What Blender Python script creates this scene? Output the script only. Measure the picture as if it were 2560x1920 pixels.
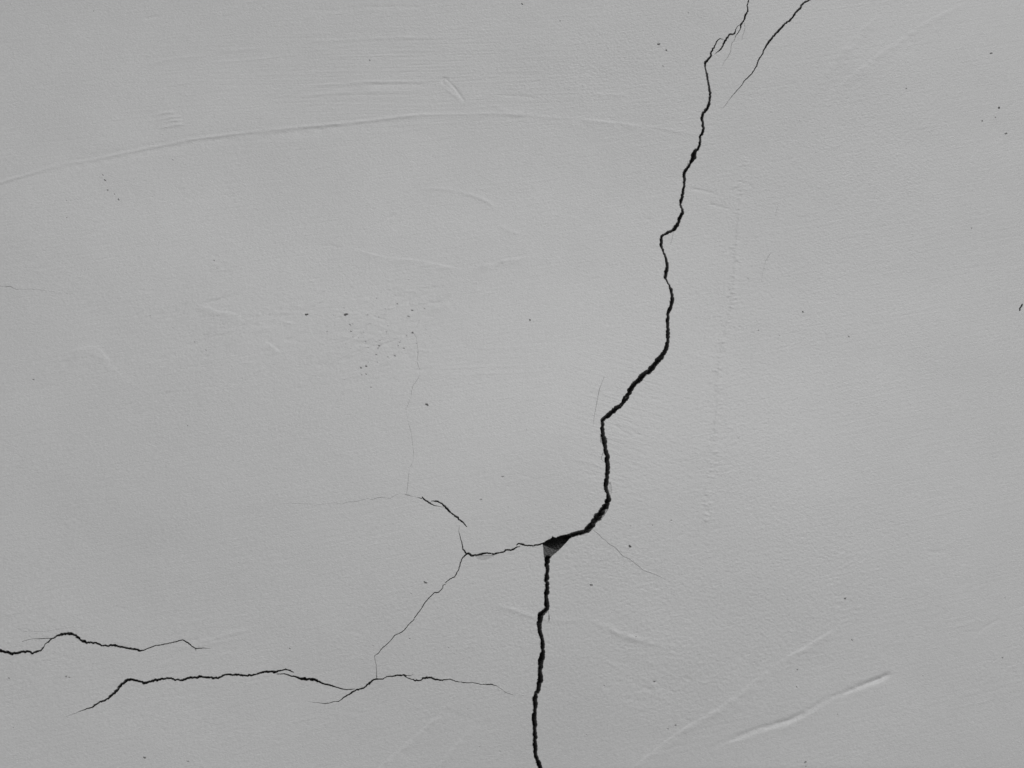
import bpy, math
import numpy as np
from mathutils import Vector, Euler

scene = bpy.context.scene
for o in list(bpy.data.objects):
    bpy.data.objects.remove(o)

# ------------------------------------------------------------------ camera
R = math.radians
PITCH, YAW, HFOV = R(16.0), R(6.0), R(46.0)       # looks slightly up and to the right
MPP = 0.0005                                      # metres on the wall per photo pixel (photo 2560 wide)
W, H = 2560, 1920
DIST = (W * MPP / 2) / math.tan(HFOV / 2)
CX, CZ = 0.0, 1.72                                # point of the wall in the middle of the picture
fwd = Vector((math.sin(YAW) * math.cos(PITCH), math.cos(YAW) * math.cos(PITCH), math.sin(PITCH)))
cam_loc = Vector((CX, 0, CZ)) - fwd * DIST
cam_d = bpy.data.cameras.new('camera'); cam = bpy.data.objects.new('camera', cam_d)
scene.collection.objects.link(cam)
cam.location = cam_loc
cam.rotation_euler = Euler((math.pi / 2 + PITCH, 0, -YAW), 'XYZ')
cam_d.sensor_fit = 'HORIZONTAL'; cam_d.angle = HFOV
cam_d.clip_start = 0.05; cam_d.clip_end = 500
scene.camera = cam

# ------------------------------------------------------------------ light
SUN_EL, SUN_AZ = R(38.0), R(20.0)                 # azimuth: to the right of the wall's normal
world = bpy.data.worlds.new('World'); scene.world = world; world.use_nodes = True
nt = world.node_tree; nt.nodes.clear()
sky = nt.nodes.new('ShaderNodeTexSky'); sky.sky_type = 'NISHITA'; sky.sun_disc = False
sky.sun_elevation = SUN_EL; sky.sun_rotation = math.pi - SUN_AZ
bw = nt.nodes.new('ShaderNodeRGBToBW')            # hazy colourless sky (the photo is monochrome)
bg = nt.nodes.new('ShaderNodeBackground'); bg.inputs['Strength'].default_value = 0.055
wo = nt.nodes.new('ShaderNodeOutputWorld')
nt.links.new(sky.outputs[0], bw.inputs[0]); nt.links.new(bw.outputs[0], bg.inputs['Color'])
nt.links.new(bg.outputs[0], wo.inputs['Surface'])
sd = bpy.data.lights.new('sun', 'SUN'); sd.energy = 1.5; sd.angle = R(12); sd.color = (1, 1, 1)
sun = bpy.data.objects.new('sun', sd); scene.collection.objects.link(sun)
sdir = Vector((math.sin(SUN_AZ) * math.cos(SUN_EL), -math.cos(SUN_AZ) * math.cos(SUN_EL), math.sin(SUN_EL)))
sun.rotation_euler = sdir.to_track_quat('Z', 'Y').to_euler(); sun.location = (2, -6, 5)
vs = scene.view_settings
vs.view_transform = 'Standard'; vs.look = 'None'; vs.gamma = 1; vs.exposure = 0.13

# ------------------------------------------------------------------ photo pixel -> wall (mm, wall frame)
Mrot = cam.rotation_euler.to_matrix()
fpx = (W / 2) / math.tan(HFOV / 2)
def to_wall(p):
    p = np.asarray(p, float).reshape(-1, 2)
    d = np.stack([(p[:, 0] - W / 2), -(p[:, 1] - H / 2), -np.full(len(p), fpx)], 1) @ np.array(Mrot).T
    y = np.zeros(len(p))
    for _ in range(4):                            # the face swells, so meet the real surface
        t = (y - cam_loc.y) / d[:, 1]
        q = np.stack([cam_loc.x + t * d[:, 0], cam_loc.z + t * d[:, 2]], 1) * 1000.0
        if SWELL_H is None: break
        i = np.clip(((q[:, 0] - X0) / STEP).astype(int), 0, NX - 1); j = np.clip(((q[:, 1] - Z0) / STEP).astype(int), 0, NZ - 1)
        y = -SWELL_H[j, i] / 1000.0
    return q
SWELL_H = None
MM = MPP * 1000                                   # mm per photo pixel near the centre

corners = to_wall([(-60, -60), (W + 60, -60), (-60, H + 60), (W + 60, H + 60)])
X0, Z0 = np.floor(corners.min(0)) - 10
X1, Z1 = np.ceil(corners.max(0)) + 10
STEP, SUB = 1.0, 4
NX, NZ = int((X1 - X0) / STEP) + 1, int((Z1 - Z0) / STEP) + 1
FS = STEP / SUB
FNX, FNZ = (NX - 1) * SUB + 1, (NZ - 1) * SUB + 1
rng = np.random.default_rng(7)

# ------------------------------------------------------------------ relief of the plaster (mm)
SWELL = 0.20
fx = np.fft.rfftfreq(NX, STEP)[None, :]; fz = np.fft.fftfreq(NZ, STEP)[:, None]
def fnoise(lx, lz, seed, ang=0.0, hp=0.0):
    r = np.random.default_rng(seed).standard_normal((NZ, NX))
    ca, sa = math.cos(ang), math.sin(ang)
    u = fx * ca + fz * sa; v = -fx * sa + fz * ca
    g = np.exp(-((u * lx) ** 2 + (v * lz) ** 2) * 2)
    if hp: g *= 1 - np.exp(-((u * hp) ** 2 + (v * hp) ** 2) * 2)
    n = np.fft.irfft2(np.fft.rfft2(r) * g, s=(NZ, NX))
    return (n / n.std()).astype(np.float32)
gx = (X0 + np.arange(NX) * STEP)[None, :].astype(np.float32)
gz = (Z0 + np.arange(NZ) * STEP)[:, None].astype(np.float32)
def blob(px, py, rx, ry, ang=0):                 # soft mask centred at a photo pixel
    c = to_wall([(px, py)])[0]; a = R(ang)
    dx, dz = gx - c[0], gz - c[1]
    u = (dx * math.cos(a) + dz * math.sin(a)) / (rx * MM); v = (-dx * math.sin(a) + dz * math.cos(a)) / (ry * MM)
    return np.exp(-(u * u + v * v))

HT = 0.6 * fnoise(260, 200, 1) + 0.11 * fnoise(70, 60, 2) + 0.025 * fnoise(22, 18, 3)
# added swell, out below and in above the middle, shaped to darken the edges
ctr = to_wall([(1450, 930)])[0]
pu = SWELL * np.exp(-((gx - ctr[0]) / 560) ** 2 - ((gz - ctr[1]) / 300) ** 2)
pu = pu - pu.mean(0, keepdims=True)
sw = -np.cumsum(pu, 0) * STEP
HT += sw
e = 40                                           # relief dies out at the rim of the detailed patch
wx = np.clip(np.minimum(np.arange(NX), np.arange(NX)[::-1]) / e, 0, 1)[None]; wz = np.clip(np.minimum(np.arange(NZ), np.arange(NZ)[::-1]) / e, 0, 1)[:, None]
SWELL_H = sw * wx * wz
patch = np.clip(0.5 + 0.5 * fnoise(90, 60, 4), 0, 1.6)
sandy = np.clip(0.9 * blob(1850, 900, 260, 520) + 0.7 * blob(1700, 1650, 330, 160) + 0.8 * blob(2000, 1500, 330, 170, 25)
        + 0.7 * blob(1480, 190, 330, 180) + 0.7 * blob(2150, 330, 300, 350) + 0.35 * blob(600, 820, 500, 220)
        + 0.8 * blob(1500, 1420, 200, 90) + 0.5 * blob(60, 1600, 160, 160) + 0.5 * blob(1150, 1560, 350, 130), 0, 1.1)
grain = 0.010 + 0.006 * patch + 0.020 * sandy
HT += 2.6 * grain * fnoise(1.35, 1.0, 5, R(15), hp=8) + (0.012 + 0.030 * sandy) * fnoise(3.2, 2.4, 6, R(20), hp=14)
# trowel and brush drag, following the arcs of the hand
drag = 0.95 * blob(1000, 190, 620, 170, 5) + 0.5 * blob(1250, 900, 300, 120) + 0.25 * blob(300, 1750, 500, 160, 15) + 0.35 * blob(1650, 600, 200, 120, -8)
HT += 0.045 * drag * fnoise(90, 1.6, 8, R(5), hp=10) + 0.02 * fnoise(60, 1.8, 9, R(12), hp=12)
drag2 = blob(2150, 250, 330, 260, 40) + blob(1350, 1850, 500, 150, 45)
HT += 0.018 * drag2 * fnoise(70, 2.0, 10, R(42), hp=12)
HT += 0.06 * blob(1560, 1050, 160, 260, -15) * fnoise(26, 1.5, 11, R(-16), hp=12)
HT += 0.045 * blob(1560, 1440, 220, 60, -10) * fnoise(7, 2.2, 12, R(-14), hp=20)

def seg_field(P, A, reach):
    """nearest signed distance (+ = below / right of the line) and interpolated amplitude, on a window"""
    lo, hi = P.min(0) - reach, P.max(0) + reach
    i0, i1 = max(0, int((lo[0] - X0) / STEP)), min(NX, int((hi[0] - X0) / STEP) + 2)
    j0, j1 = max(0, int((lo[1] - Z0) / STEP)), min(NZ, int((hi[1] - Z0) / STEP) + 2)
    x = gx[:, i0:i1]; z = gz[j0:j1]
    best = np.full((j1 - j0, i1 - i0), 1e9, np.float32); sg = np.ones_like(best); am = np.zeros_like(best)
    for k in range(len(P) - 1):
        a, b = P[k], P[k + 1]; d = b - a; L2 = d @ d + 1e-9
        t = np.clip(((x - a[0]) * d[0] + (z - a[1]) * d[1]) / L2, 0, 1)
        ex, ez = x - a[0] - t * d[0], z - a[1] - t * d[1]
        q = np.sqrt(ex * ex + ez * ez); m = q < best
        best = np.where(m, q, best); am = np.where(m, A[k] + t * (A[k + 1] - A[k]), am)
        sg = np.where(m, np.sign(ex * d[1] - ez * d[0]), sg)
    return (slice(j0, j1), slice(i0, i1)), best, sg, am
def smooth_line(P, n=6):
    P = np.asarray(P, float); out = []
    for k in range(len(P) - 1):
        p0, p1, p2, p3 = P[max(k - 1, 0)], P[k], P[k + 1], P[min(k + 2, len(P) - 1)]
        for t in np.arange(n) / n:
            out.append(0.5 * (2 * p1 + (p2 - p0) * t + (2 * p0 - 5 * p1 + 4 * p2 - p3) * t * t + (3 * p1 - p0 - 3 * p2 + p3) * t ** 3))
    out.append(P[-1]); return np.array(out)
RNO = fnoise(9, 7, 20); RN2 = fnoise(40, 30, 21)
def ridge(pts, amp, sig, kind='bump', fade=True):
    """pts: (x, y[, strength]) photo pixels, drawn left to right; bump stands out, groove is scored in, step: the side below the line stands out"""
    q = np.array([(p[0], p[1], p[2] if len(p) > 2 else 1.0) for p in pts], float)
    q = smooth_line(q); P = to_wall(q[:, :2]); A = np.clip(q[:, 2], 0, None)
    if fade:
        n = len(A); w = np.minimum(np.arange(n), np.arange(n)[::-1]) / (0.22 * n); A = A * np.clip(w, 0, 1)
    s = sig * MM
    sl, d, sg, am = seg_field(P, A, 9 * s if kind == 'step' else 4 * s)
    am = am * np.clip(1 + 0.2 * RNO[sl] + 0.22 * RN2[sl], 0, 2) * amp
    if kind == 'step':
        sd_ = d * sg
        h = am * np.where(sd_ > 0, 1 - np.exp(-np.abs(sd_) / s), 0) * np.exp(-d / (3.2 * s))
    else:
        h = am * np.exp(-(d / s) ** 2) * (-1 if kind == 'groove' else 1)
    HT[sl] += (6.0 if kind == 'step' else 2.0) * h

# long arc left by the trowel edge
ridge([(-70, 474, .8), (0, 457, .8), (60, 440, .8), (150, 413, .9), (215, 403, .8), (260, 394, .8), (360, 373, .8), (420, 361, 1), (480, 349, 1.3),
       (600, 333, 1), (700, 322, 1), (790, 314, 1.1), (880, 306, 1.2), (960, 297, 1), (1040, 288, .6), (1100, 287, .4), (1200, 285, .35), (1300, 288, .35), (1450, 299, .3), (1600, 315, .35), (1700, 330, .3), (1740, 338, .1)], 0.30, 4.6, fade=False)
ridge([(-70, 480, .5), (150, 418, 1), (480, 356, 1), (800, 322, 1), (1040, 297, .5)], -0.20, 16, 'bump')
ridge([(1180, 287), (1220, 283), (1250, 281), (1290, 287), (1330, 290)], 0.10, 5, 'bump')
ridge([(1400, 303), (1440, 300), (1475, 298), (1520, 303), (1600, 315), (1690, 340)], 0.10, 5, 'step')
# gouge at the lower right
ridge([(2222, 1685, 2.0), (2200, 1697, 3.0), (2160, 1712, 1.8), (2110, 1732, 1.3), (2060, 1752, 1.1), (2030, 1770, .7), (2000, 1788, 1.1), (1960, 1805, 1.3),
       (1900, 1821, 1.1), (1850, 1840, .8), (1800, 1860, .4), (1770, 1870, .1)][::-1], 0.36, 5.5, 'groove', fade=False)
ridge([(1790, 1858, .8), (1850, 1846, 1), (1900, 1828, 1.2), (1960, 1813, 1.2), (2000, 1796, 1), (2030, 1778, .8), (2070, 1757, .8), (2120, 1735, .6)], 0.09, 4, 'step')
ridge([(1500, 1990, .6), (1560, 1935, .8), (1640, 1870, .8), (1700, 1825, .8), (1770, 1785, .8), (1840, 1738, .9), (1900, 1688, .9), (1960, 1645, 1), (2000, 1622, 1), (2070, 1580, 1.2), (2112, 1550, 1.2)], 0.20, 4.6, 'step')
ridge([(1430, 1550, .4), (1480, 1558, .8), (1520, 1571, 1.2), (1550, 1586, 1.3), (1600, 1600, 1), (1660, 1612, .6)], 0.30, 6.5, 'bump')
ridge([(1230, 1512, .5), (1260, 1520, .9), (1300, 1532, 1), (1345, 1547, .7)], 0.12, 7, 'bump')
ridge([(1220, 1506), (1300, 1530), (1370, 1549), (1430, 1552), (1490, 1560)], 0.13, 5, 'bump')
ridge([(1020, 764), (1026, 750), (1048, 740)], 0.2, 4, 'groove'); ridge([(1060, 753), (1090, 757), (1108, 749), (1122, 734)], 0.2, 4, 'groove')
ridge([(880, 850), (915, 862), (945, 864), (990, 850), (1012, 834)], 0.12, 4, 'groove'); ridge([(850, 905), (885, 892), (907, 878)], 0.16, 4, 'groove')
ridge([(1075, 770), (1100, 762), (1120, 750)], 0.10, 4, 'step'); ridge([(870, 930), (900, 925), (990, 890), (1010, 880)], 0.08, 4, 'step')
ridge([(600, 800), (640, 792), (700, 790), (760, 786)], 0.08, 4, 'groove'); ridge([(840, 840), (900, 850), (940, 846)], 0.08, 4, 'bump')
ridge([(1060, 880), (1180, 872), (1300, 868)], 0.06, 3.5, 'bump'); ridge([(1080, 925), (1180, 918), (1320, 914)], 0.06, 3.5, 'bump'); ridge([(1100, 938), (1200, 935), (1340, 930)], 0.06, 3.5, 'bump')
# shorter knocks, drags and scratches
ridge([(1050, 470), (1110, 473), (1170, 485), (1220, 505), (1248, 533)], 0.13, 5, 'bump')
ridge([(1245, 562), (1270, 575), (1300, 587)], 0.08, 5, 'bump')
ridge([(942, 567), (960, 552), (978, 541), (992, 535)], 0.12, 4, 'groove')
ridge([(1104, 212), (1110, 195), (1125, 207), (1142, 226), (1155, 245)], 0.26, 3, 'groove')
ridge([(1110, 220), (1128, 232), (1150, 250)], 0.12, 5, 'bump')
ridge([(1112, 196), (1108, 206), (1114, 214)], 0.16, 2.8, 'groove'); ridge([(1148, 232), (1156, 246), (1162, 250)], 0.2, 2.8, 'groove')
ridge([(905, 626, .4), (940, 636, 1), (980, 643, .7), (1040, 648, 1), (1090, 658, 1.2), (1130, 667, .8)], 0.14, 3.5, 'step', fade=False)
ridge([(1190, 668, .5), (1215, 659, 1.2), (1235, 658, .6), (1260, 647, 1.2), (1300, 643, .6)], 0.14, 3.5, 'step', fade=False)
ridge([(418, 800), (440, 780), (468, 757)], 0.24, 5, 'groove')
ridge([(495, 764), (520, 766), (545, 777), (570, 780), (605, 788)], 0.19, 4.5, 'step')
ridge([(505, 762), (530, 754), (560, 747), (597, 735)], 0.16, 4, 'groove')
ridge([(556, 858), (580, 842), (605, 826), (640, 818), (700, 812)], 0.13, 5, 'step')
ridge([(690, 782), (725, 777), (770, 775), (830, 772), (870, 777)], 0.10, 4.5, 'groove')
ridge([(90, 947), (130, 920), (160, 892), (190, 870), (240, 866), (270, 893), (300, 930), (350, 960)], 0.12, 7, 'step')
ridge([(393, 1012), (405, 996), (415, 985), (440, 981)], 0.12, 4, 'groove')
ridge([(660, 850), (690, 870), (700, 882)], 0.10, 4, 'step')
ridge([(600, 770), (640, 785), (670, 792)], 0.08, 4, 'bump')
ridge([(1722, 471), (1740, 473), (1768, 479), (1795, 488)], 0.13, 4, 'groove')
ridge([(1772, 510), (1795, 515), (1832, 526)], 0.20, 4.5, 'groove')
ridge([(1604, 543), (1635, 552)], 0.08, 4, 'groove')
ridge([(2040, 212), (2090, 140), (2140, 85), (2195, 33)], 0.15, 4.5, 'step')
ridge([(2040, 262), (2130, 185), (2200, 130), (2260, 90), (2320, 50), (2420, 0)], 0.17, 4.5, 'step')
ridge([(2150, 590), (2200, 520), (2245, 478)], 0.07, 5, 'step')
ridge([(2120, 500), (2140, 475), (2175, 455)], 0.07, 4, 'groove')
ridge([(485, 1608, .6), (520, 1600, 1), (560, 1590, 1), (600, 1580, .9), (650, 1571, .5)], 0.16, 4.5, 'bump')
ridge([(400, 1632), (470, 1618), (560, 1604), (640, 1588)], 0.09, 5, 'bump')
ridge([(1190, 1805), (1120, 1880), (1060, 1945)][::-1], 0.12, 4.5, 'step')
ridge([(1140, 1730), (1080, 1800), (960, 1905), (870, 1990)][::-1], 0.17, 4.5, 'step')
ridge([(750, 22), (830, 26), (920, 18), (1020, 18), (1080, 20)], 0.08, 4, 'groove')
ridge([(740, 108), (870, 98), (1000, 95), (1150, 97)], 0.11, 4.5, 'bump')
ridge([(760, 217), (860, 207), (960, 204), (1090, 207)], 0.12, 4, 'bump')
ridge([(900, 212), (990, 211), (1095, 213)], 0.13, 4, 'groove')
ridge([(740, 240), (880, 230), (1100, 226)], 0.11, 4, 'bump')
ridge([(370, 162), (440, 147), (520, 140)], 0.12, 4, 'bump')
ridge([(530, 132), (600, 124), (680, 118)], 0.09, 4, 'bump')
ridge([(530, 158), (620, 150), (700, 142)], 0.08, 4, 'bump')
ridge([(360, 48), (380, 43), (400, 41)], 0.12, 3.5, 'groove')
ridge([(420, 215), (480, 205), (540, 195)], 0.08, 4, 'bump')
for k, (x, y) in enumerate([(375, 292), (390, 303), (392, 312), (400, 322)]):
    ridge([(x, y), (x + 30, y - 8), (x + 65, y - 12)], 0.20, 3.6, 'bump')
ridge([(1480, 236), (1530, 238), (1570, 240)], 0.13, 4, 'bump'); ridge([(1230, 238), (1290, 240), (1350, 246)], 0.10, 4, 'groove')
ridge([(1230, 262), (1270, 278), (1330, 284)], 0.09, 5, 'bump')
ridge([(2435, 1592), (2460, 1570), (2505, 1545)], 0.13, 3.5, 'groove')
ridge([(2430, 1830), (2445, 1812), (2460, 1808)], 0.10, 4, 'groove')
ridge([(700, 1640), (760, 1640)], 0.04, 4)
ridge([(860, 1577), (890, 1580), (915, 1588)], 0.09, 4, 'groove')
ridge([(1040, 1800), (1090, 1792), (1115, 1780), (1150, 1790), (1185, 1803)], 0.10, 4.5, 'groove')
sr = np.random.default_rng(31)
for cx_, cy_, sx, sy, n, ang, a in [(900, 810, 130, 75, 100, -22, .115), (600, 790, 120, 55, 46, -20, .095), (1280, 960, 640, 480, 60, -15, .045), (2150, 300, 200, 180, 22, -42, .05),
                                    (1300, 1420, 60, 30, 8, 10, .07), (150, 1560, 120, 50, 18, 8, .07), (2450, 1500, 60, 150, 16, -20, .08), (1000, 1780, 160, 90, 16, -45, .06), (1640, 1710, 50, 45, 26, 20, .09), (520, 1600, 80, 25, 10, -15, .06), (1480, 640, 120, 60, 14, 12, .05), (1530, 1130, 60, 80, 22, 14, .07), (420, 880, 240, 160, 24, -20, .05)]:
    for k in range(n):
        x, y = sr.normal([cx_, cy_], [sx, sy]); th = R(sr.normal(ang, 16)); l = sr.uniform(8, 34) * (1.4 if n == 60 else 1); bend = sr.normal(0, 2.5)
        dx, dy = math.cos(th) * l, math.sin(th) * l
        if not (0 < x < W and 0 < y < H): continue
        ridge([(x - dx, y - dy), (x - dy / l * bend, y + dx / l * bend), (x + dx, y + dy)], a * sr.uniform(.4, 1.2), sr.uniform(2.4, 4), sr.choice(['groove', 'bump', 'groove']))
# crusty upright seam right of the crack
seam = [(1864, 380), (1858, 440), (1853, 500), (1845, 580), (1840, 640), (1832, 740), (1815, 830), (1800, 900), (1795, 1000), (1783, 1130), (1770, 1230), (1762, 1300)]
ridge(seam[::-1], 0.16, 5, 'bump')
sp = smooth_line(seam, 12)
for k in range(190):
    x, y = sp[rng.integers(len(sp))] + rng.normal(0, [7, 5]); big = rng.uniform(.5, 1)
    c = to_wall([(x, y)])[0]; r = rng.uniform(1.0, 2.1)
    i, j = int((c[0] - X0) / STEP), int((c[1] - Z0) / STEP)
    s = (slice(j - 9, j + 10), slice(i - 9, i + 10))
    HT[s] += rng.choice([1, 1, -.8]) * (0.52 if y > 600 else .28) * big * np.exp(-(((gx[:, s[1]] - c[0]) / (r * 1.5)) ** 2 + ((gz[s[0]] - c[1]) / (r * .8)) ** 2))
for cx_, cy_, sx, sy, n, a in [(1630, 1730, 60, 45, 60, .10), (540, 655, 14, 18, 9, .2), (880, 840, 60, 50, 34, .13), (2115, 1510, 14, 18, 16, .16),
                               (1740, 1290, 30, 60, 34, .12), (1830, 1090, 22, 40, 26, .14), (700, 790, 60, 20, 20, .12), (2500, 1660, 34, 20, 14, .12),
                               (1850, 460, 20, 9, 8, .22), (1800, 900, 40, 120, 60, .08), (1640, 1600, 80, 40, 60, .09), (1300, 1480, 300, 90, 60, .05), (520, 905, 15, 10, 8, .12),
                               (2200, 270, 60, 50, 24, .08), (1570, 1090, 80, 160, 50, .05), (2000, 1400, 90, 60, 40, .06), (300, 480, 200, 120, 30, .06), (420, 760, 300, 200, 50, .05)]:
    for k in range(n):
        x, y = rng.normal([cx_, cy_], [sx, sy]); c = to_wall([(x, y)])[0]; r = rng.uniform(1.0, 2.2); th = rng.normal(0.2, .35)
        i, j = int((c[0] - X0) / STEP), int((c[1] - Z0) / STEP)
        if not (10 < i < NX - 10 and 10 < j < NZ - 10): continue
        s = (slice(j - 9, j + 10), slice(i - 9, i + 10)); dx, dz = gx[:, s[1]] - c[0], gz[s[0]] - c[1]
        u, v = dx * math.cos(th) + dz * math.sin(th), -dx * math.sin(th) + dz * math.cos(th)
        HT[s] += rng.choice([1, -1.2]) * 1.6 * a * np.exp(-((u / (r * 1.7)) ** 2 + (v / (r * .75)) ** 2))
HT = (HT * wx * wz).astype(np.float32)

# ------------------------------------------------------------------ cracks: fine fields over the patch
PAL = 0.60                                                   # plaster albedo
CD = np.zeros((FNZ, FNX), np.float32)                        # depth mm
CA = np.full((FNZ, FNX), PAL, np.float32)                    # albedo
CI = np.zeros((FNZ, FNX), np.int16)                          # part index
FN = np.random.default_rng(3).standard_normal((FNZ, FNX), dtype=np.float32)
for _ in range(2):
    FN[1:-1] = (FN[:-2] + FN[1:-1] * 2 + FN[2:]) * .25; FN[:, 1:-1] = (FN[:, :-2] + FN[:, 1:-1] * 2 + FN[:, 2:]) * .25
FN /= FN[:400, :400].std()
parts = [('plaster', None)]
def part(name, label=None):
    parts.append((name, label)); return len(parts) - 1
def nz(n, scale, r):
    m = max(2, int(n / scale) + 3); k = r.standard_normal(m); t = np.arange(n) / scale
    i = t.astype(int); f = t - i; f = f * f * (3 - 2 * f); return k[i] * (1 - f) + k[i + 1] * f
LIP_DEPTH = 1.9  # below this depth the crack albedo drops, shade put into its colour
def crack(pid, org, k, pts, seed, deep=None, minw=0.0, hair=False):
    """pts (x, y, width) in crop pixels; org+k*crop = photo pixels"""
    r = np.random.default_rng(seed)
    q = np.array(pts, float); q[:, 0] = org[0] + q[:, 0] * k; q[:, 1] = org[1] + q[:, 1] * k; wpx = q[:, 2] * k
    P = to_wall(q[:, :2]); Wm = wpx * MM
    Wm = Wm * np.clip(.45 + .50 * Wm / 2.1, 0, .93)
    seg = np.hypot(*(P[1:] - P[:-1]).T); s = np.r_[0, np.cumsum(seg)]
    n = max(3, int(s[-1] / 0.5)); ss = np.linspace(0, s[-1], n)
    px, pz, w = np.interp(ss, s, P[:, 0]), np.interp(ss, s, P[:, 1]), np.interp(ss, s, Wm)
    px = np.convolve(np.pad(px, 2, 'edge'), [.1, .2, .4, .2, .1], 'valid'); pz = np.convolve(np.pad(pz, 2, 'edge'), [.1, .2, .4, .2, .1], 'valid')
    tx, tz = np.gradient(px), np.gradient(pz); L = np.hypot(tx, tz) + 1e-9
    nx_, nz_ = tz / L, -tx / L                                # to the right when heading down ... sign fixed below
    j = 0.16 * nz(n, 5, r) * np.clip(w, .4, 2) + 0.10 * nz(n, 2.2, r) * np.clip(w, .3, 1.6)
    px += nx_ * j; pz += nz_ * j
    big = w > 1.6
    hl = w / 2 * (1 + (.13 * nz(n, 5, r) + .15 * nz(n, 1.5, r))); hr = w / 2 * (1 + (.12 * nz(n, 5, r) + .15 * nz(n, 1.5, r)))
    hl = hl + np.where(big, .55 * np.clip(nz(n, 3, r) - 1.5, 0, 1), 0); hr = hr + np.where(big, .55 * np.clip(nz(n, 3, r) - 1.5, 0, 1), 0)
    b = nz(n, 16, r) + .5 * nz(n, 5, r)
    bev = np.where(big, np.clip(.20 + .22 * b, 0.03, .55), 0.02)   # share of the width taken by the sloping left lip
    st = np.clip(w / 0.55, 0, 1) ** .8 * (.75 + .25 * np.clip(1 + nz(n, 7, r), 0, 1)) if not hair else np.clip(w / .55, 0, 1) * (0.3 + 0.5 * np.clip(.8 + nz(n, 9, r), 0, 1))
    for a in range(n - 1):
        hw = max(hl[a], hr[a], .36) + .3
        i0, i1 = int((px[a] - hw - .3 - X0) / FS), int((px[a] + hw + .3 - X0) / FS) + 2
        j0, j1 = int((pz[a] - hw - .3 - Z0) / FS), int((pz[a] + hw + .3 - Z0) / FS) + 2
        if i0 < 8 or j0 < 8 or i1 > FNX - 8 or j1 > FNZ - 8: continue
        x = X0 + np.arange(i0, i1) * FS; z = (Z0 + np.arange(j0, j1) * FS)[:, None]
        dx, dz = px[a + 1] - px[a], pz[a + 1] - pz[a]; L2 = dx * dx + dz * dz + 1e-9
        t = np.clip(((x - px[a]) * dx + (z - pz[a]) * dz) / L2, 0, 1)
        ex, ez = x - px[a] - t * dx, z - pz[a] - t * dz
        d = np.sqrt(ex * ex + ez * ez)
        side = ex * abs(dz) - ez * (dx * (1 if dz < 0 else -1)) if abs(dz) > 1e-6 else -ez
        sgn = np.where(side > 0, 1, -1)                       # + = right hand (or lower) lip
        if w[a] > 0.62:
            edge = np.where(sgn > 0, hr[a] - d, hl[a] - d)    # distance in from the nearer lip
            W_ = hl[a] + hr[a]; fromleft = d * sgn + hl[a]; fromright = hr[a] - d * sgn
            dmax = deep if deep else min(4.0 * W_, 30)
            bl = min(bev[a] * W_, 1.15)
            left = np.where(fromleft < bl, fromleft * (1.15 * min(1.5, LIP_DEPTH / max(bl, .3))), LIP_DEPTH * min(1, bl / .5) + (fromleft - bl) * 11)
            dep = np.minimum(np.minimum(left, fromright * 11), dmax)
            dep = np.where(edge > 0, np.clip(dep, 0.02, None), 0)
            dep = np.where((edge > 0) & (dep > .25), dep + .22 * FN[j0:j1, i0:i1], dep); alb = np.where(dep < LIP_DEPTH, 0.42, 0.22)
            if w[a] < 1.6: alb = np.where(dep < .3, .34, 0.24)  # narrow cracks too are coloured darker inside as shade
        else:                                                 # hairline: a V scored no wider than a thread
            h = max(w[a] * .75, .34); dep = np.clip(1 - d / h, 0, 1) * (0.12 + 1.2 * w[a]) * st[a]
            alb = PAL + (0.14 - PAL) * np.clip(st[a] * np.clip(1.5 * (1 - d / h), 0, 1), 0, 1)
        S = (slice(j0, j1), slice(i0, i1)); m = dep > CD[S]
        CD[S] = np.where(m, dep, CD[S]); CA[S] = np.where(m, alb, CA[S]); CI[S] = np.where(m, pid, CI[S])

K5, K6, K8 = 500 / 2212, 600 / 2212, 800 / 2212
MAIN = part('crack', 'widest crack, jagged and black, running top to bottom of the wall')
SEC = part('crack', 'thin black crack at the upper right that fades out below')
LEFT1 = part('crack', 'upper of the two thin dark cracks at the lower left')
LEFT2 = part('crack', 'long thin crack wandering across the lower left')
LINK = part('crack', 'fine crack running left from the chipped hole and down')
ARC = part('crack', 'short broken crack above the fine crack')
HOLE = part('chipped_hole', 'triangular hole where plaster has broken off at the fork')
FLAKE = part('flaked_patch', 'shallow crescent of lifted paint under the fine crack')
HAIR = part('hairline_crack', 'faint hairline dropping right from the bend of the wide crack')
HAIR2 = part('hairline_crack', 'faint hairline running left of the broken crack')
HAIR3 = part('hairline_crack', 'faint upright hairline above the broken crack')
HAIR4 = part('hairline_crack', 'short upright hairline left of the wide crack')
HAIR5 = part('hairline_crack', 'faint hairline at the left edge')
TWIG = part('hairline_crack', 'tiny faint hairline beside the top of the wide crack')
EDGE = part('hairline_crack', 'faint hairline just above the left end of the upper left crack')
CURL = part('hairline_crack', 'faint curved scratch right of the wide crack, halfway up')
SCRATCH = part('hairline_crack', 'faint straight scratch right of the wide crack, higher up')
NICK = part('scored_mark', 'short dark slanting nick near the right edge')

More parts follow.
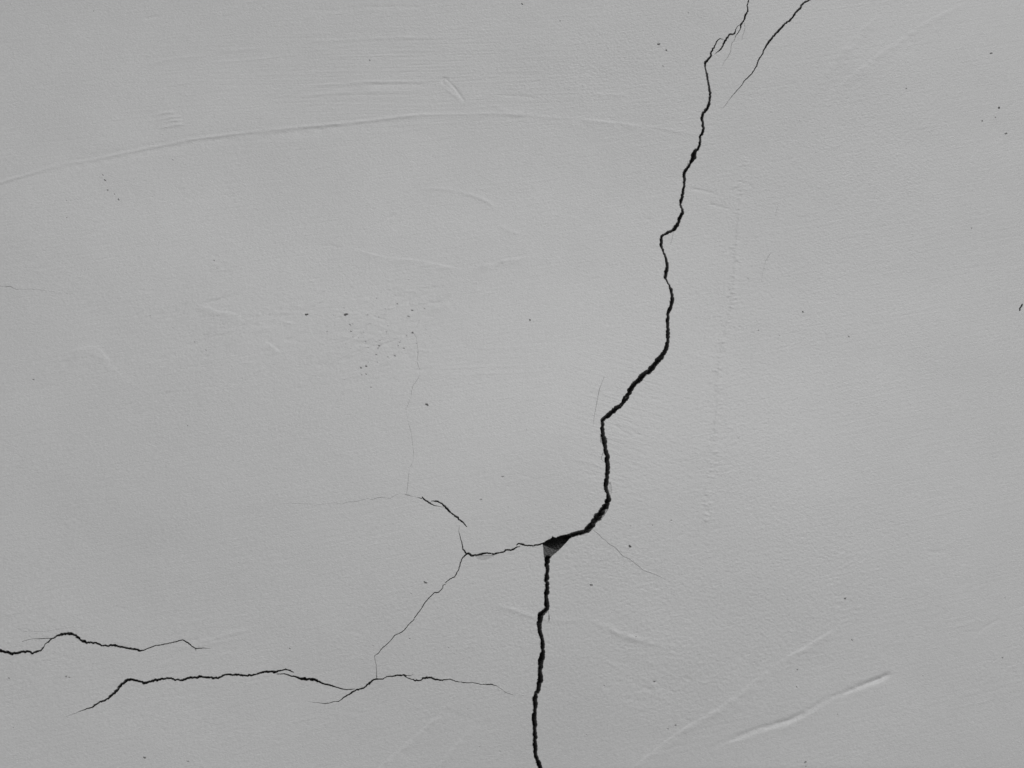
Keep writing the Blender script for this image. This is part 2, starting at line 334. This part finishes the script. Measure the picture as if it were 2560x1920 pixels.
# wide crack, from the forked top to the foot of the picture
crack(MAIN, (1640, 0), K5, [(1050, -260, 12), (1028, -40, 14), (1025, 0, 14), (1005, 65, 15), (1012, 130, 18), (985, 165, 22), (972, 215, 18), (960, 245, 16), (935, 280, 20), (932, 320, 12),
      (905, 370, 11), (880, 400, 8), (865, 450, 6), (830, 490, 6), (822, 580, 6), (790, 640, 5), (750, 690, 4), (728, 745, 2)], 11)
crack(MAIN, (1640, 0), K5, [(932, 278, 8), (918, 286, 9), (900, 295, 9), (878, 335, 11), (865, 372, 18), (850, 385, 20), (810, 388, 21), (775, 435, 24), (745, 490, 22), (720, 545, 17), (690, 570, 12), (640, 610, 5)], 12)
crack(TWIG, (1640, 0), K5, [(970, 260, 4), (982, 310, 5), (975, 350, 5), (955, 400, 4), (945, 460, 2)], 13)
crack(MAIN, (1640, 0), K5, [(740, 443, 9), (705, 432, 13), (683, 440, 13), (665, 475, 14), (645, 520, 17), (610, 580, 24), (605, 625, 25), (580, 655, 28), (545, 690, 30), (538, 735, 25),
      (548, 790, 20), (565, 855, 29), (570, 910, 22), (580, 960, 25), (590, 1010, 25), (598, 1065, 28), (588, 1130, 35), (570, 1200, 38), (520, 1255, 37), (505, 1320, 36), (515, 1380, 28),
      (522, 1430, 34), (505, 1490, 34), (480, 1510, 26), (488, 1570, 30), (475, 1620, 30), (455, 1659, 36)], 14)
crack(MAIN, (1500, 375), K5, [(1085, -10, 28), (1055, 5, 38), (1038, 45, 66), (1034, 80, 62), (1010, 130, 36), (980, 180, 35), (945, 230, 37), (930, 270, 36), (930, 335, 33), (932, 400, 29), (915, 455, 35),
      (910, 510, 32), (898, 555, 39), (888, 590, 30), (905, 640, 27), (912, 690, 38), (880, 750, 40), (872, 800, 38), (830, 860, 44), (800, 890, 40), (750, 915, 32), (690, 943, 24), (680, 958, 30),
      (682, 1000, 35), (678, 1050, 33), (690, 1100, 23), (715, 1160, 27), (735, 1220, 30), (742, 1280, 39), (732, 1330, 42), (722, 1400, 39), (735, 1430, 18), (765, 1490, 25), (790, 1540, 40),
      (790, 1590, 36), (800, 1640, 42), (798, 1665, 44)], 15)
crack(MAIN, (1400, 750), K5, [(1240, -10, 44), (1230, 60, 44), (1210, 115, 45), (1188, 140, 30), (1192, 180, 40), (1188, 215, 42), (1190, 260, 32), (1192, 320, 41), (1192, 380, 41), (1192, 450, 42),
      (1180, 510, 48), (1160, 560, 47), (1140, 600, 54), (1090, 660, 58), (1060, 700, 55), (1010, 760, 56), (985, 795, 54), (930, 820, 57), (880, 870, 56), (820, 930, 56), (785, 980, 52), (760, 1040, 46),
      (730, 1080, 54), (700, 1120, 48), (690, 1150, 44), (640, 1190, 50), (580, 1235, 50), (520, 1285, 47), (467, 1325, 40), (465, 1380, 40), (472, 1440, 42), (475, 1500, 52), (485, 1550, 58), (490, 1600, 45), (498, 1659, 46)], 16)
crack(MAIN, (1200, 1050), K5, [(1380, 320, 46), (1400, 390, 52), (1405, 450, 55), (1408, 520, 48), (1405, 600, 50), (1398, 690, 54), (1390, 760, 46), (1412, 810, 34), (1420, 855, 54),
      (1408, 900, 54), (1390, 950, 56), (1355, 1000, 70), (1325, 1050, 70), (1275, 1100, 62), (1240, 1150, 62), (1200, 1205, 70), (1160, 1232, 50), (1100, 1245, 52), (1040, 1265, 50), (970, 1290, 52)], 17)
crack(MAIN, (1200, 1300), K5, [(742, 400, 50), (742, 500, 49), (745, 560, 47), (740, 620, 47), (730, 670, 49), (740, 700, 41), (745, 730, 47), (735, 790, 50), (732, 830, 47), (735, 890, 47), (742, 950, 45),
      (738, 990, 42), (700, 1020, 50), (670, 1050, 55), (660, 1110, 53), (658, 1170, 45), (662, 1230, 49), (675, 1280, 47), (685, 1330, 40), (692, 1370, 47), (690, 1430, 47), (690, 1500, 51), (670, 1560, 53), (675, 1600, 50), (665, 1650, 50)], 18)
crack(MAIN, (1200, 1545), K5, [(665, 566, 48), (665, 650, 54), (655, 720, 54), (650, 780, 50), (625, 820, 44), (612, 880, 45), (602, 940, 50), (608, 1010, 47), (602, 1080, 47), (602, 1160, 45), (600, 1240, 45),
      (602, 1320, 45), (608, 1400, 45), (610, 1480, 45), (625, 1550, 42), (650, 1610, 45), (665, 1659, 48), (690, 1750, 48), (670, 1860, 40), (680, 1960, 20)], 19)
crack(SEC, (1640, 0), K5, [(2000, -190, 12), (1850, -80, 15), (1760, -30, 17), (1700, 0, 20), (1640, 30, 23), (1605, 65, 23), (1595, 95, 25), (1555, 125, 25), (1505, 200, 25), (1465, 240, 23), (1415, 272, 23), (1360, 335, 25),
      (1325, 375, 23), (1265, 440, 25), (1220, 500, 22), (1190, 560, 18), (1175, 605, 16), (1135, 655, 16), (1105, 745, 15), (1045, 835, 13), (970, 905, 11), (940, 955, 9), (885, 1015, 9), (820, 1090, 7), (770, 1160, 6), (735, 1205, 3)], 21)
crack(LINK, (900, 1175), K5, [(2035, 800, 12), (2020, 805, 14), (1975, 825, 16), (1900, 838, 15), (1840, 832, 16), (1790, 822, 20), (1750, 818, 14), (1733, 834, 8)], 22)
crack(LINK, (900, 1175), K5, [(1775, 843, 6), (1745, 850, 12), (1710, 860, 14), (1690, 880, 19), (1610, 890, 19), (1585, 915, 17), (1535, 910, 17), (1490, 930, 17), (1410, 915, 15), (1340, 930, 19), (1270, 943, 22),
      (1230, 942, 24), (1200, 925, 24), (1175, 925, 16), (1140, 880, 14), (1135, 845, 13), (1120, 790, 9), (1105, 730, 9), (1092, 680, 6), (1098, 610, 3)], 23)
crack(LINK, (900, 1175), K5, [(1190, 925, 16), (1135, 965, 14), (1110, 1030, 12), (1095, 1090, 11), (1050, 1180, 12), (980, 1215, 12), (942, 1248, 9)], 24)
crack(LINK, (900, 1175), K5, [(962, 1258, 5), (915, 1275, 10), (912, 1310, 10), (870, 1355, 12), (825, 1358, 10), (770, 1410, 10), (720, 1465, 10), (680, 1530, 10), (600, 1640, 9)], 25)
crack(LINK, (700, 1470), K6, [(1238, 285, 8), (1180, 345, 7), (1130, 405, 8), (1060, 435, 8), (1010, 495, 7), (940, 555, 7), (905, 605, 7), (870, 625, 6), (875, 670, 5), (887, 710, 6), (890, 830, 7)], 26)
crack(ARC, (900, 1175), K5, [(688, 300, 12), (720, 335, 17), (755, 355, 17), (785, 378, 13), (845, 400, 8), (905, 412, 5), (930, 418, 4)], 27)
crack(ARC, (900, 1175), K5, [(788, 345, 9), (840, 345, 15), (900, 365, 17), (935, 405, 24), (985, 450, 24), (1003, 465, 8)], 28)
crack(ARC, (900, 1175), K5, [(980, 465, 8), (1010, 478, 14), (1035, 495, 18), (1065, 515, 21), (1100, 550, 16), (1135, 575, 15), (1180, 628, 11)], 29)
crack(HAIR2, (650, 1150), K5, [(1790, 430, 9), (1730, 412, 7), (1680, 405, 6), (1640, 392, 8), (1600, 385, 7), (1550, 375, 3), (1500, 390, 4), (1430, 432, 5), (1370, 415, 7), (1300, 420, 6), (1240, 440, 6),
      (1180, 430, 6), (1070, 460, 6), (970, 470, 5), (900, 488, 5), (800, 478, 5), (660, 495, 5), (550, 490, 4), (380, 483, 4), (250, 485, 2)], 30, hair=True)
crack(HAIR3, (850, 700), K5, [(735, 2367, 6), (748, 2283, 6), (761, 2102, 5), (814, 1990, 5), (810, 1900, 5), (800, 1800, 5), (790, 1720, 5), (775, 1650, 5), (760, 1600, 6), (738, 1500, 6), (730, 1430, 5), (780, 1310, 5), (800, 1180, 5), (870, 1080, 5), (885, 1000, 5), (850, 910, 6), (865, 800, 5), (845, 640, 5), (815, 590, 5)], 32, hair=True)
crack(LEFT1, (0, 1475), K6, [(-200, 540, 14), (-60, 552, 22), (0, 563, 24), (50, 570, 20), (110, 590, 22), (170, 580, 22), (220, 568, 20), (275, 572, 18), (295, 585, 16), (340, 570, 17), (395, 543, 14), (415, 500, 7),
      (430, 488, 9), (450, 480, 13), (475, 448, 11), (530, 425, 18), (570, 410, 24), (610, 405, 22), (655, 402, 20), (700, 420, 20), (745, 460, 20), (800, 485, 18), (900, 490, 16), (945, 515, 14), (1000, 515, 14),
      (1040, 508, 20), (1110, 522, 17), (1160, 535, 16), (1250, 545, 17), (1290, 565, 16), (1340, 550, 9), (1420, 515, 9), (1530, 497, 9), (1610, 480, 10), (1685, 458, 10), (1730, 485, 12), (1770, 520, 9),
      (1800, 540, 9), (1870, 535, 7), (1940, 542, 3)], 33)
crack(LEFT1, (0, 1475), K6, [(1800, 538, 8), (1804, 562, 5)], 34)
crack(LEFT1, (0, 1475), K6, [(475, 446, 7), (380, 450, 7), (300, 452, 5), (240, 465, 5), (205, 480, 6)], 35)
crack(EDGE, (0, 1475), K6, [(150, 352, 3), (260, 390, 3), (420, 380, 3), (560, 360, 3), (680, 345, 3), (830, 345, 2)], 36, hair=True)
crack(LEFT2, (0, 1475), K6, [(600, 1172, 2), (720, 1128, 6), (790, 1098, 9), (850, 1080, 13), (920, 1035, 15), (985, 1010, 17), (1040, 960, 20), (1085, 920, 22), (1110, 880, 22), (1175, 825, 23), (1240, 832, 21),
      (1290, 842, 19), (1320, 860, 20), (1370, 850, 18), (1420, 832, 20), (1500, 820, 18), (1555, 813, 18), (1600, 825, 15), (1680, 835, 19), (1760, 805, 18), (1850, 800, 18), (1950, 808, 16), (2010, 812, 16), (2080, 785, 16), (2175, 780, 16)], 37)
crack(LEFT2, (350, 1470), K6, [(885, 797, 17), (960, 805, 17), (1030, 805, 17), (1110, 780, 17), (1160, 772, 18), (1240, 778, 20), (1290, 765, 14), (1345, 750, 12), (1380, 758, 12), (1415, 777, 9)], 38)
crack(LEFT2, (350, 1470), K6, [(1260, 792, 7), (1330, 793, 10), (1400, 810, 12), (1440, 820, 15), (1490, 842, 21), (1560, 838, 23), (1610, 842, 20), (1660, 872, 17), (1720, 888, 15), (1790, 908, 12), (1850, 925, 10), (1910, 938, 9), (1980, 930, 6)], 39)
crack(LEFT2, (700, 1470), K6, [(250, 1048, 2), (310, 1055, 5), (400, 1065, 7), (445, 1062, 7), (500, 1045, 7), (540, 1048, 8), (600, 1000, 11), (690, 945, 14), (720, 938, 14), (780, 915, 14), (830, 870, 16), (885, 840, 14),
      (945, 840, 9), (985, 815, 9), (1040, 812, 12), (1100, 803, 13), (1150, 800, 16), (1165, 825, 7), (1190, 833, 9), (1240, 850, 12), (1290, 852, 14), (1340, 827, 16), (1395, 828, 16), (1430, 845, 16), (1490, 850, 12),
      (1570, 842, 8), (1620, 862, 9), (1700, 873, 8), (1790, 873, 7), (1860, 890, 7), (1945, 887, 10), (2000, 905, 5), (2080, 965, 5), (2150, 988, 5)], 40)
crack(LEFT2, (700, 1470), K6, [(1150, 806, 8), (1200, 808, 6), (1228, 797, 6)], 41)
crack(LEFT2, (1200, 1545), K5, [(180, 758, 4), (240, 795, 5), (300, 830, 5), (370, 852, 5), (480, 857, 5)], 42, hair=True)
crack(HAIR, (1200, 1300), K5, [(1255, 112, 4), (1310, 155, 6), (1360, 210, 6), (1380, 215, 6), (1420, 260, 6), (1490, 300, 6), (1530, 340, 7), (1580, 400, 6), (1650, 430, 7), (1730, 490, 6), (1810, 560, 5), (1900, 590, 5), (1970, 615, 5), (2050, 660, 3)], 43)
crack(HAIR4, (1400, 750), K5, [(490, 850, 3), (435, 985, 6), (410, 1120, 6), (385, 1250, 5), (373, 1325, 4), (372, 1380, 3)], 44)
crack(MAIN, (1200, 1300), K5, [(752, 1000, 5), (762, 1050, 7), (765, 1085, 12), (762, 1110, 8), (760, 1130, 4)], 45)
crack(MAIN, (1500, 375), K5, [(815, 895, 5), (800, 970, 4), (780, 1050, 3)], 46)
crack(MAIN, (1500, 375), K5, [(968, 170, 5), (972, 120, 3)], 47)
crack(MAIN, (1200, 1050), K5, [(1362, 360, 7), (1342, 420, 5), (1352, 450, 4), (1375, 462, 5)], 48)
crack(MAIN, (1200, 1050), K5, [(1410, 695, 8), (1448, 698, 7)], 49)
crack(HAIR5, (0, 600), K8, [(-60, 310, 4), (0, 318, 5), (30, 323, 5), (70, 320, 5), (110, 343, 3), (220, 340, 3), (380, 360, 2.5), (480, 372, 2)], 50, hair=True)
crack(NICK, (0, 0), 1, [(2555, 760, 3.2), (2551.5, 769, 4.2), (2548.5, 777, 3.4)], 51)
crack(CURL, (1760, 600), K8, [(462, 88, 3), (425, 145, 3), (405, 220, 3), (398, 285, 2)], 52, hair=True)
crack(SCRATCH, (1760, 0), K8, [(518, 1390, 1.5), (495, 1480, 2.5), (483, 1540, 2)], 53, hair=True)

# --- polygons (photo pixels) cut into the plaster
fxs = X0 + np.arange(FNX) * FS; fzs = Z0 + np.arange(FNZ) * FS
def poly_sdf(poly, pad=6):
    P = to_wall(poly); lo, hi = P.min(0) - pad, P.max(0) + pad
    i0, i1 = int((lo[0] - X0) / FS), int((hi[0] - X0) / FS); j0, j1 = int((lo[1] - Z0) / FS), int((hi[1] - Z0) / FS)
    x = fxs[None, i0:i1]; z = fzs[j0:j1, None]
    ins = np.zeros((j1 - j0, i1 - i0), bool); dd = np.full(ins.shape, 1e9)
    for k in range(len(P)):
        a, b = P[k - 1], P[k]; d = b - a
        t = np.clip(((x - a[0]) * d[0] + (z - a[1]) * d[1]) / (d @ d + 1e-9), 0, 1)
        dd = np.minimum(dd, np.hypot(x - a[0] - t * d[0], z - a[1] - t * d[1]))
        c = ((a[1] > z) != (b[1] > z)) & (x < (b[0] - a[0]) * (z - a[1]) / (b[1] - a[1] + 1e-12) + a[0])
        ins ^= c
    return (slice(j0, j1), slice(i0, i1)), np.where(ins, dd, -dd), x, z
def c4(pts): return [(1200 + a * K5, 1050 + b * K5) for a, b in pts]
sn = np.random.default_rng(5)
hole = c4([(688, 1362), (745, 1326), (790, 1306), (800, 1283), (838, 1300), (880, 1280), (940, 1266), (1010, 1268), (1030, 1278), (1000, 1303), (960, 1352), (925, 1385), (900, 1412), (850, 1460), (800, 1498), (772, 1535), (766, 1580), (718, 1575), (706, 1485), (700, 1395)])
S, sdf, x, z = poly_sdf(hole)
small = np.sin(x * 2.1 + 1.3 * np.sin(z * 1.7)) * .12 + np.sin(z * 3.1 + x * .9) * .10
sdf = sdf + small
ledge = c4([(695, 1372), (742, 1392), (790, 1415), (850, 1436), (905, 1405), (905, 1440), (850, 1475), (800, 1515), (770, 1500), (738, 1490), (722, 1530), (700, 1500)])
S2, ld, x2, z2 = poly_sdf(ledge, 8)
LD = np.full((FNZ, FNX), -9.0, np.float32); LD[S2] = ld
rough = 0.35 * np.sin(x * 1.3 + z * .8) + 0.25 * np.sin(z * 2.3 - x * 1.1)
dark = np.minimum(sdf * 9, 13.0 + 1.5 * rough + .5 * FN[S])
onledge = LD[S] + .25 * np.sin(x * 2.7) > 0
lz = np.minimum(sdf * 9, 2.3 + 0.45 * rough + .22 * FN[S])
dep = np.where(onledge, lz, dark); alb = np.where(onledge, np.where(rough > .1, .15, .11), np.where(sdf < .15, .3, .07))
strip = (sdf > 0) & (~onledge) & (x < x.min() + 0)            # none
dep = np.where(sdf > 0, np.maximum(dep, .03), 0)
m = (sdf > 0) & (~((CD[S] > dep) & (CI[S] == MAIN) & (z < to_wall([(1300, 1392)])[0][1])))
CD[S] = np.where(m, dep, CD[S]); CA[S] = np.where(m, alb, CA[S]); CI[S] = np.where(m, HOLE, CI[S])
flake = [(900 + a * K5, 1175 + b * K5) for a, b in [(1262, 952), (1300, 985), (1345, 1004), (1390, 1000), (1440, 975), (1490, 948), (1430, 938), (1340, 945)]]
S, sdf, x, z = poly_sdf(flake)
m = (sdf > 0) & (CD[S] < .05)
CD[S] = np.where(m, np.minimum(sdf * .5, .32) + .09, CD[S]); CA[S] = np.where(m, .48, CA[S]); CI[S] = np.where(m, FLAKE, CI[S])
# chips off the lips of the wide crack
for k, pl in enumerate([[(1328, 180), (1345, 178), (1352, 250), (1330, 250)], [(1380, 190), (1408, 205), (1402, 235), (1385, 245)], [(1425, 960), (1412, 1000), (1375, 1060), (1350, 1090), (1345, 1060), (1395, 985)],
                        [(1395, 360), (1420, 370), (1432, 430), (1425, 520), (1410, 480)], [(1430, 700), (1452, 720), (1462, 790), (1440, 850), (1425, 810), (1425, 740)]]):
    S, sdf, x, z = poly_sdf(c4(pl), 3); sdf = sdf + .1 * np.sin(x * 4 + z * 3)
    shallow = k == 4
    dep = np.minimum(sdf * 2.0, .35 if shallow else 1.1) + .05
    m = (sdf > 0) & (CD[S] < dep)
    CD[S] = np.where(m, dep, CD[S]); CA[S] = np.where(m, .5 if shallow else .36, CA[S]); CI[S] = np.where(m, MAIN, CI[S])

# --- pinholes and specks (x, y, r) photo pixels
PITS = [(1646,112,3.2),(1665,127,2.7),(1720,34,1.8),(1657,167,1.9),(1256,1192,2.1),(1202,1249,2),(1270,1268,1.4),(1339,1263,1.3),(1420,1263,1.1),(1294,1323,1.1),(1575,1366,3.4),(1631,1313,1.7),(1678,1301,1.9),(1576,1315,1.7),
(1334,1197,1),(1315,1074,1.1),(1478,1463,3.0),(1503,1398,1.3),(1559,1412,1.2),(1536,1526,1.2),(1590,1592,1.7),(1510,1714,1.8),(1636,1704,2.4),(1466,1837,1.4),(1689,1814,2.2),(1670,1823,1.8),(1063,1457,3),(1027,1484,1.6),
(724,1622,1.9),(932,1614,1.5),(1024,1597,1.8),(1121,1620,1.5),(1169,1773,1.5),(1199,1868,1.6),(756,1868,1.2),(165,1692,2.2),(173,1694,2.0),(22,1696,2),(361,1895,2.7),(469,1904,2),(33,1819,1.5),(864,787,3.8),(1325,800,2.8),(1067,1012,3.2),
(948,865,2.5),(945,871,2),(940,887,2),(915,916,2.4),(902,920,2.4),(915,936,2),(1031,832,2.6),(1016,839,1.8),(999,856,1.8),(995,865,1.8),(1009,871,2),(987,890,2),(877,829,2.2),(874,812,2),(993,760,2),(1030,776,2.2),(1021,791,2.3),
(1061,772,1.8),(943,906,1.5),(257,438,2),(262,451,2.4),(269,476,2.2),(286,486,1.8),(296,499,2.4),(166,502,1.6),(167,545,1.6),(233,28,1.6),(432,400,1.8),(924,151,2),(1305,10,2.4),(1400,53,1.8),(766,787,3.4),(469,1065,1.9),(515,877,1.7),
(486,856,1.6),(376,791,1.4),(432,821,1.4),(83,949,2),(535,652,2),(542,671,1.6),(2113,1497,2.4),(2130,1600,2),(1994,1675,2.1),(1992,1718,1.8),(2094,1786,1.7),(2513,1495,1.6),(2507,1645,2.2),(2013,1906,2.4),(2014,1917,1.8),(2308,1690,1.5),
(2477,134,2.7),(2497,270,3.6),(2488,294,2),(2455,303,2.3),(2515,334,2.8),(2265,222,2),(1997,303,1.2),(2039,382,1.2),(2429,571,1.9),(1896,826,1.9),(2122,842,2.1),(2007,780,2.6),(1823,725,1.6),(1870,696,1.3),(1949,839,1.4),(1529,1532,1.2)]
extra = np.random.default_rng(9)
for k in range(40): PITS.append((extra.normal(930, 60), extra.normal(830, 55), extra.uniform(.9, 1.7)))
for k in range(170): PITS.append((extra.uniform(0, W), extra.uniform(0, H), extra.uniform(.55, 1.05)))
for k, (a, b, r) in enumerate(PITS):
    c = to_wall([(a, b)])[0]; q = np.random.default_rng(100 + k); r0 = r; r = r * MM * .72
    th = q.uniform(-.6, .3); el = q.uniform(1.1, 1.7) if r0 > 1.9 else q.uniform(1, 1.3)
    i, j = int((c[0] - X0) / FS), int((c[1] - Z0) / FS)
    n = int(3.5 * max(r, .3) / FS) + 3
    if i - n < 4 or j - n < 4 or i + n > FNX - 4 or j + n > FNZ - 4: continue
    S = (slice(j - n, j + n + 1), slice(i - n, i + n + 1))
    dx, dz = fxs[None, S[1]] - c[0], fzs[S[0], None] - c[1]
    u, v = dx * math.cos(th) + dz * math.sin(th), -dx * math.sin(th) + dz * math.cos(th)
    a_ = np.arctan2(v, u); rad = np.hypot(u / el, v) / (1 + .22 * np.sin(2 * a_ + q.uniform(0, 6)) + .15 * np.sin(3 * a_ + q.uniform(0, 6)))
    rr = max(r, .27); strength = min(1, (r / .8) ** 1.2) if r0 < 2.9 else 1
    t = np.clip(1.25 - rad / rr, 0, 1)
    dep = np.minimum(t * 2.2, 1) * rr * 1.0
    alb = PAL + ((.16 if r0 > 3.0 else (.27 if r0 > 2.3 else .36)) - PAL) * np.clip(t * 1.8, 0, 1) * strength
    pid = part('pinhole') if r0 >= 2.0 else 0
    m = dep > CD[S]
    CD[S] = np.where(m, dep, CD[S]); CA[S] = np.where(m, alb, CA[S]); CI[S] = np.where(m, pid, CI[S])

# ------------------------------------------------------------------ one net of vertices: 1 mm cells, 0.25 mm where cracked
def any_block(M):                                            # coarse cell touched by fine field
    B = M[:-1, :-1].reshape(NZ - 1, SUB, NX - 1, SUB).any((1, 3))
    C = B.copy(); C[1:] |= B[:-1]; C[:-1] |= B[1:]; D = C.copy(); D[:, 1:] |= C[:, :-1]; D[:, :-1] |= C[:, 1:]
    return D
fine = any_block(CD > 0)
cj, ci = np.nonzero(~fine)
base = (cj * SUB) * FNX + ci * SUB
cq = np.stack([base, base + SUB, base + SUB + SUB * FNX, base + SUB * FNX], 1)
fj, fi = np.nonzero(fine)
fj = (fj[:, None, None] * SUB + np.arange(SUB)[None, :, None] + np.zeros((1, 1, SUB), int)).ravel()
fi = (fi[:, None, None] * SUB + np.arange(SUB)[None, None, :] + np.zeros((1, SUB, 1), int)).ravel()
fb = fj * FNX + fi
fq = np.stack([fb, fb + 1, fb + 1 + FNX, fb + FNX], 1)
quads = np.concatenate([cq, fq])
CDf, CIf, CAf = CD.ravel(), CI.ravel(), CA.ravel()
ids4 = np.where(CDf[quads] > 0.07, CIf[quads], 0)
fid = ids4.max(1)
def vert_pos(ids):
    j, i = ids // FNX, ids % FNX
    cj, ci = np.minimum(j // SUB, NZ - 2), np.minimum(i // SUB, NX - 2)
    v, u = (j - cj * SUB) / SUB, (i - ci * SUB) / SUB
    h = HT[cj, ci] * (1 - u) * (1 - v) + HT[cj, ci + 1] * u * (1 - v) + HT[cj + 1, ci] * (1 - u) * v + HT[cj + 1, ci + 1] * u * v
    return np.stack([X0 + i * FS, -(h - CDf[ids]), Z0 + j * FS], 1) / 1000.0

# ------------------------------------------------------------------ material
def plaster_material():
    m = bpy.data.materials.new('matt_plaster'); m.use_nodes = True; t = m.node_tree; N = t.nodes; L = t.links
    p = N['Principled BSDF']; p.inputs['Roughness'].default_value = 0.50
    tc = N.new('ShaderNodeTexCoord')
    at = N.new('ShaderNodeAttribute'); at.attribute_name = 'albedo'
    mot = N.new('ShaderNodeTexNoise'); mot.inputs['Scale'].default_value = 5; mot.inputs['Detail'].default_value = 5; mot.inputs['Roughness'].default_value = .6
    fin = N.new('ShaderNodeTexNoise'); fin.inputs['Scale'].default_value = 420; fin.inputs['Detail'].default_value = 3
    big = N.new('ShaderNodeTexNoise'); big.inputs['Scale'].default_value = 1.7; big.inputs['Detail'].default_value = 7; big.inputs['Roughness'].default_value = .55; L.new(tc.outputs['Object'], big.inputs['Vector'])
    L.new(tc.outputs['Object'], mot.inputs['Vector']); L.new(tc.outputs['Object'], fin.inputs['Vector'])
    def rng_(src, a, b):
        r = N.new('ShaderNodeMapRange'); r.inputs[1].default_value = .3; r.inputs[2].default_value = .7; r.inputs[3].default_value = a; r.inputs[4].default_value = b
        L.new(src, r.inputs[0]); return r.outputs[0]
    sp = N.new('ShaderNodeMapRange'); sp.inputs[1].default_value = .3; sp.inputs[2].default_value = .58; sp.inputs[3].default_value = 0; sp.inputs[4].default_value = .4
    L.new(at.outputs['Fac'], sp.inputs[0]); L.new(sp.outputs[0], p.inputs['Specular IOR Level'])   # bare render has no paint sheen
    def mul(a, b):
        k = N.new('ShaderNodeMath'); k.operation = 'MULTIPLY'; L.new(a, k.inputs[0]); L.new(b, k.inputs[1]); return k.outputs[0]
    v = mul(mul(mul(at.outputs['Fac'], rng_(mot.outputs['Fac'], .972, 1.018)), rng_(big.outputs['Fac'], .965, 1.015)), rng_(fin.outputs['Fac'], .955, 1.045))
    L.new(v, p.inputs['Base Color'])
    # paint film grain, too fine for the mesh
    mp = N.new('ShaderNodeMapping'); mp.inputs['Scale'].default_value = (1, 1, 1.9); mp.inputs['Rotation'].default_value = (0, R(6), 0)
    L.new(tc.outputs['Object'], mp.inputs['Vector'])
    g = N.new('ShaderNodeTexNoise'); g.inputs['Scale'].default_value = 420; g.inputs['Detail'].default_value = 4; g.inputs['Roughness'].default_value = .65
    L.new(mp.outputs[0], g.inputs['Vector'])
    b = N.new('ShaderNodeBump'); b.inputs['Strength'].default_value = .8; b.inputs['Distance'].default_value = .00045
    L.new(g.outputs['Fac'], b.inputs['Height']); L.new(b.outputs[0], p.inputs['Normal'])
    return m
MAT = plaster_material()

def make(name, V, F, alb, parent, mat=MAT, smooth=True):
    me = bpy.data.meshes.new(name)
    me.vertices.add(len(V)); me.vertices.foreach_set('co', V.astype(np.float32).ravel())
    me.loops.add(F.size); me.loops.foreach_set('vertex_index', F.astype(np.int32).ravel())
    me.polygons.add(len(F)); me.polygons.foreach_set('loop_start', (np.arange(len(F)) * 4).astype(np.int32))
    try: me.polygons.foreach_set('loop_total', np.full(len(F), 4, np.int32))
    except Exception: pass
    me.update(calc_edges=True)
    if alb is not None:
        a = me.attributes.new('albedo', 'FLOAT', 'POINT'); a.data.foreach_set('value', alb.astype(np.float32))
    if smooth: me.polygons.foreach_set('use_smooth', np.ones(len(F), bool))
    me.materials.append(mat)
    o = bpy.data.objects.new(name, me); scene.collection.objects.link(o); o.parent = parent
    return o

wall = bpy.data.objects.new('cracked_plaster', None); scene.collection.objects.link(wall)
wall['label'] = 'pale grey plastered wall with a branching black crack and trowel marks'
wall['category'] = 'wall'
WX0, WX1, WZ0, WZ1 = -3.0, 3.0, 0.0, 3.2
for pid, (name, label) in enumerate(parts):
    F = quads[fid == pid]
    if not len(F): continue
    ids, inv = np.unique(F, return_inverse=True); inv = inv.reshape(F.shape)
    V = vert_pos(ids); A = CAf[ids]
    if pid == 0:                                             # the rest of the wall face and its edges
        px0, px1 = X0 / 1000, (X0 + (NX - 1) * STEP) / 1000; pz0, pz1 = Z0 / 1000, (Z0 + (NZ - 1) * STEP) / 1000
        n0 = len(V)
        E = np.array([(px0, 0, pz0), (px1, 0, pz0), (px1, 0, pz1), (px0, 0, pz1), (WX0, 0, WZ0), (WX1, 0, WZ0), (WX1, 0, WZ1), (WX0, 0, WZ1),
                      (WX0, .24, WZ0), (WX1, .24, WZ0), (WX1, .24, WZ1), (WX0, .24, WZ1)])
        EF = np.array([(4, 5, 1, 0), (5, 6, 2, 1), (6, 7, 3, 2), (7, 4, 0, 3), (7, 6, 10, 11), (5, 9, 10, 6), (4, 7, 11, 8), (9, 8, 11, 10)]) + n0
        V = np.concatenate([V, E]); A = np.concatenate([A, np.full(12, PAL)]); inv = np.concatenate([inv, EF])
    o = make(name, V, inv, A, wall)
    if label: o['label'] = label

# ------------------------------------------------------------------ ground
gm = bpy.data.materials.new('paving'); gm.use_nodes = True
t = gm.node_tree; p = t.nodes['Principled BSDF']; p.inputs['Roughness'].default_value = .9
no = t.nodes.new('ShaderNodeTexNoise'); no.inputs['Scale'].default_value = 6; no.inputs['Detail'].default_value = 8
cr = t.nodes.new('ShaderNodeValToRGB'); cr.color_ramp.elements[0].color = (.16, .16, .16, 1); cr.color_ramp.elements[1].color = (.24, .24, .24, 1)
t.links.new(no.outputs['Fac'], cr.inputs[0]); t.links.new(cr.outputs[0], p.inputs['Base Color'])
g = make('ground', np.array([(-200, -200, 0), (200, -200, 0), (200, 200, 0), (-200, 200, 0)]) * 1.0 - np.array([0, 0, .004]), np.array([(0, 1, 2, 3)]), None, None, gm, False)
g['kind'] = 'structure'
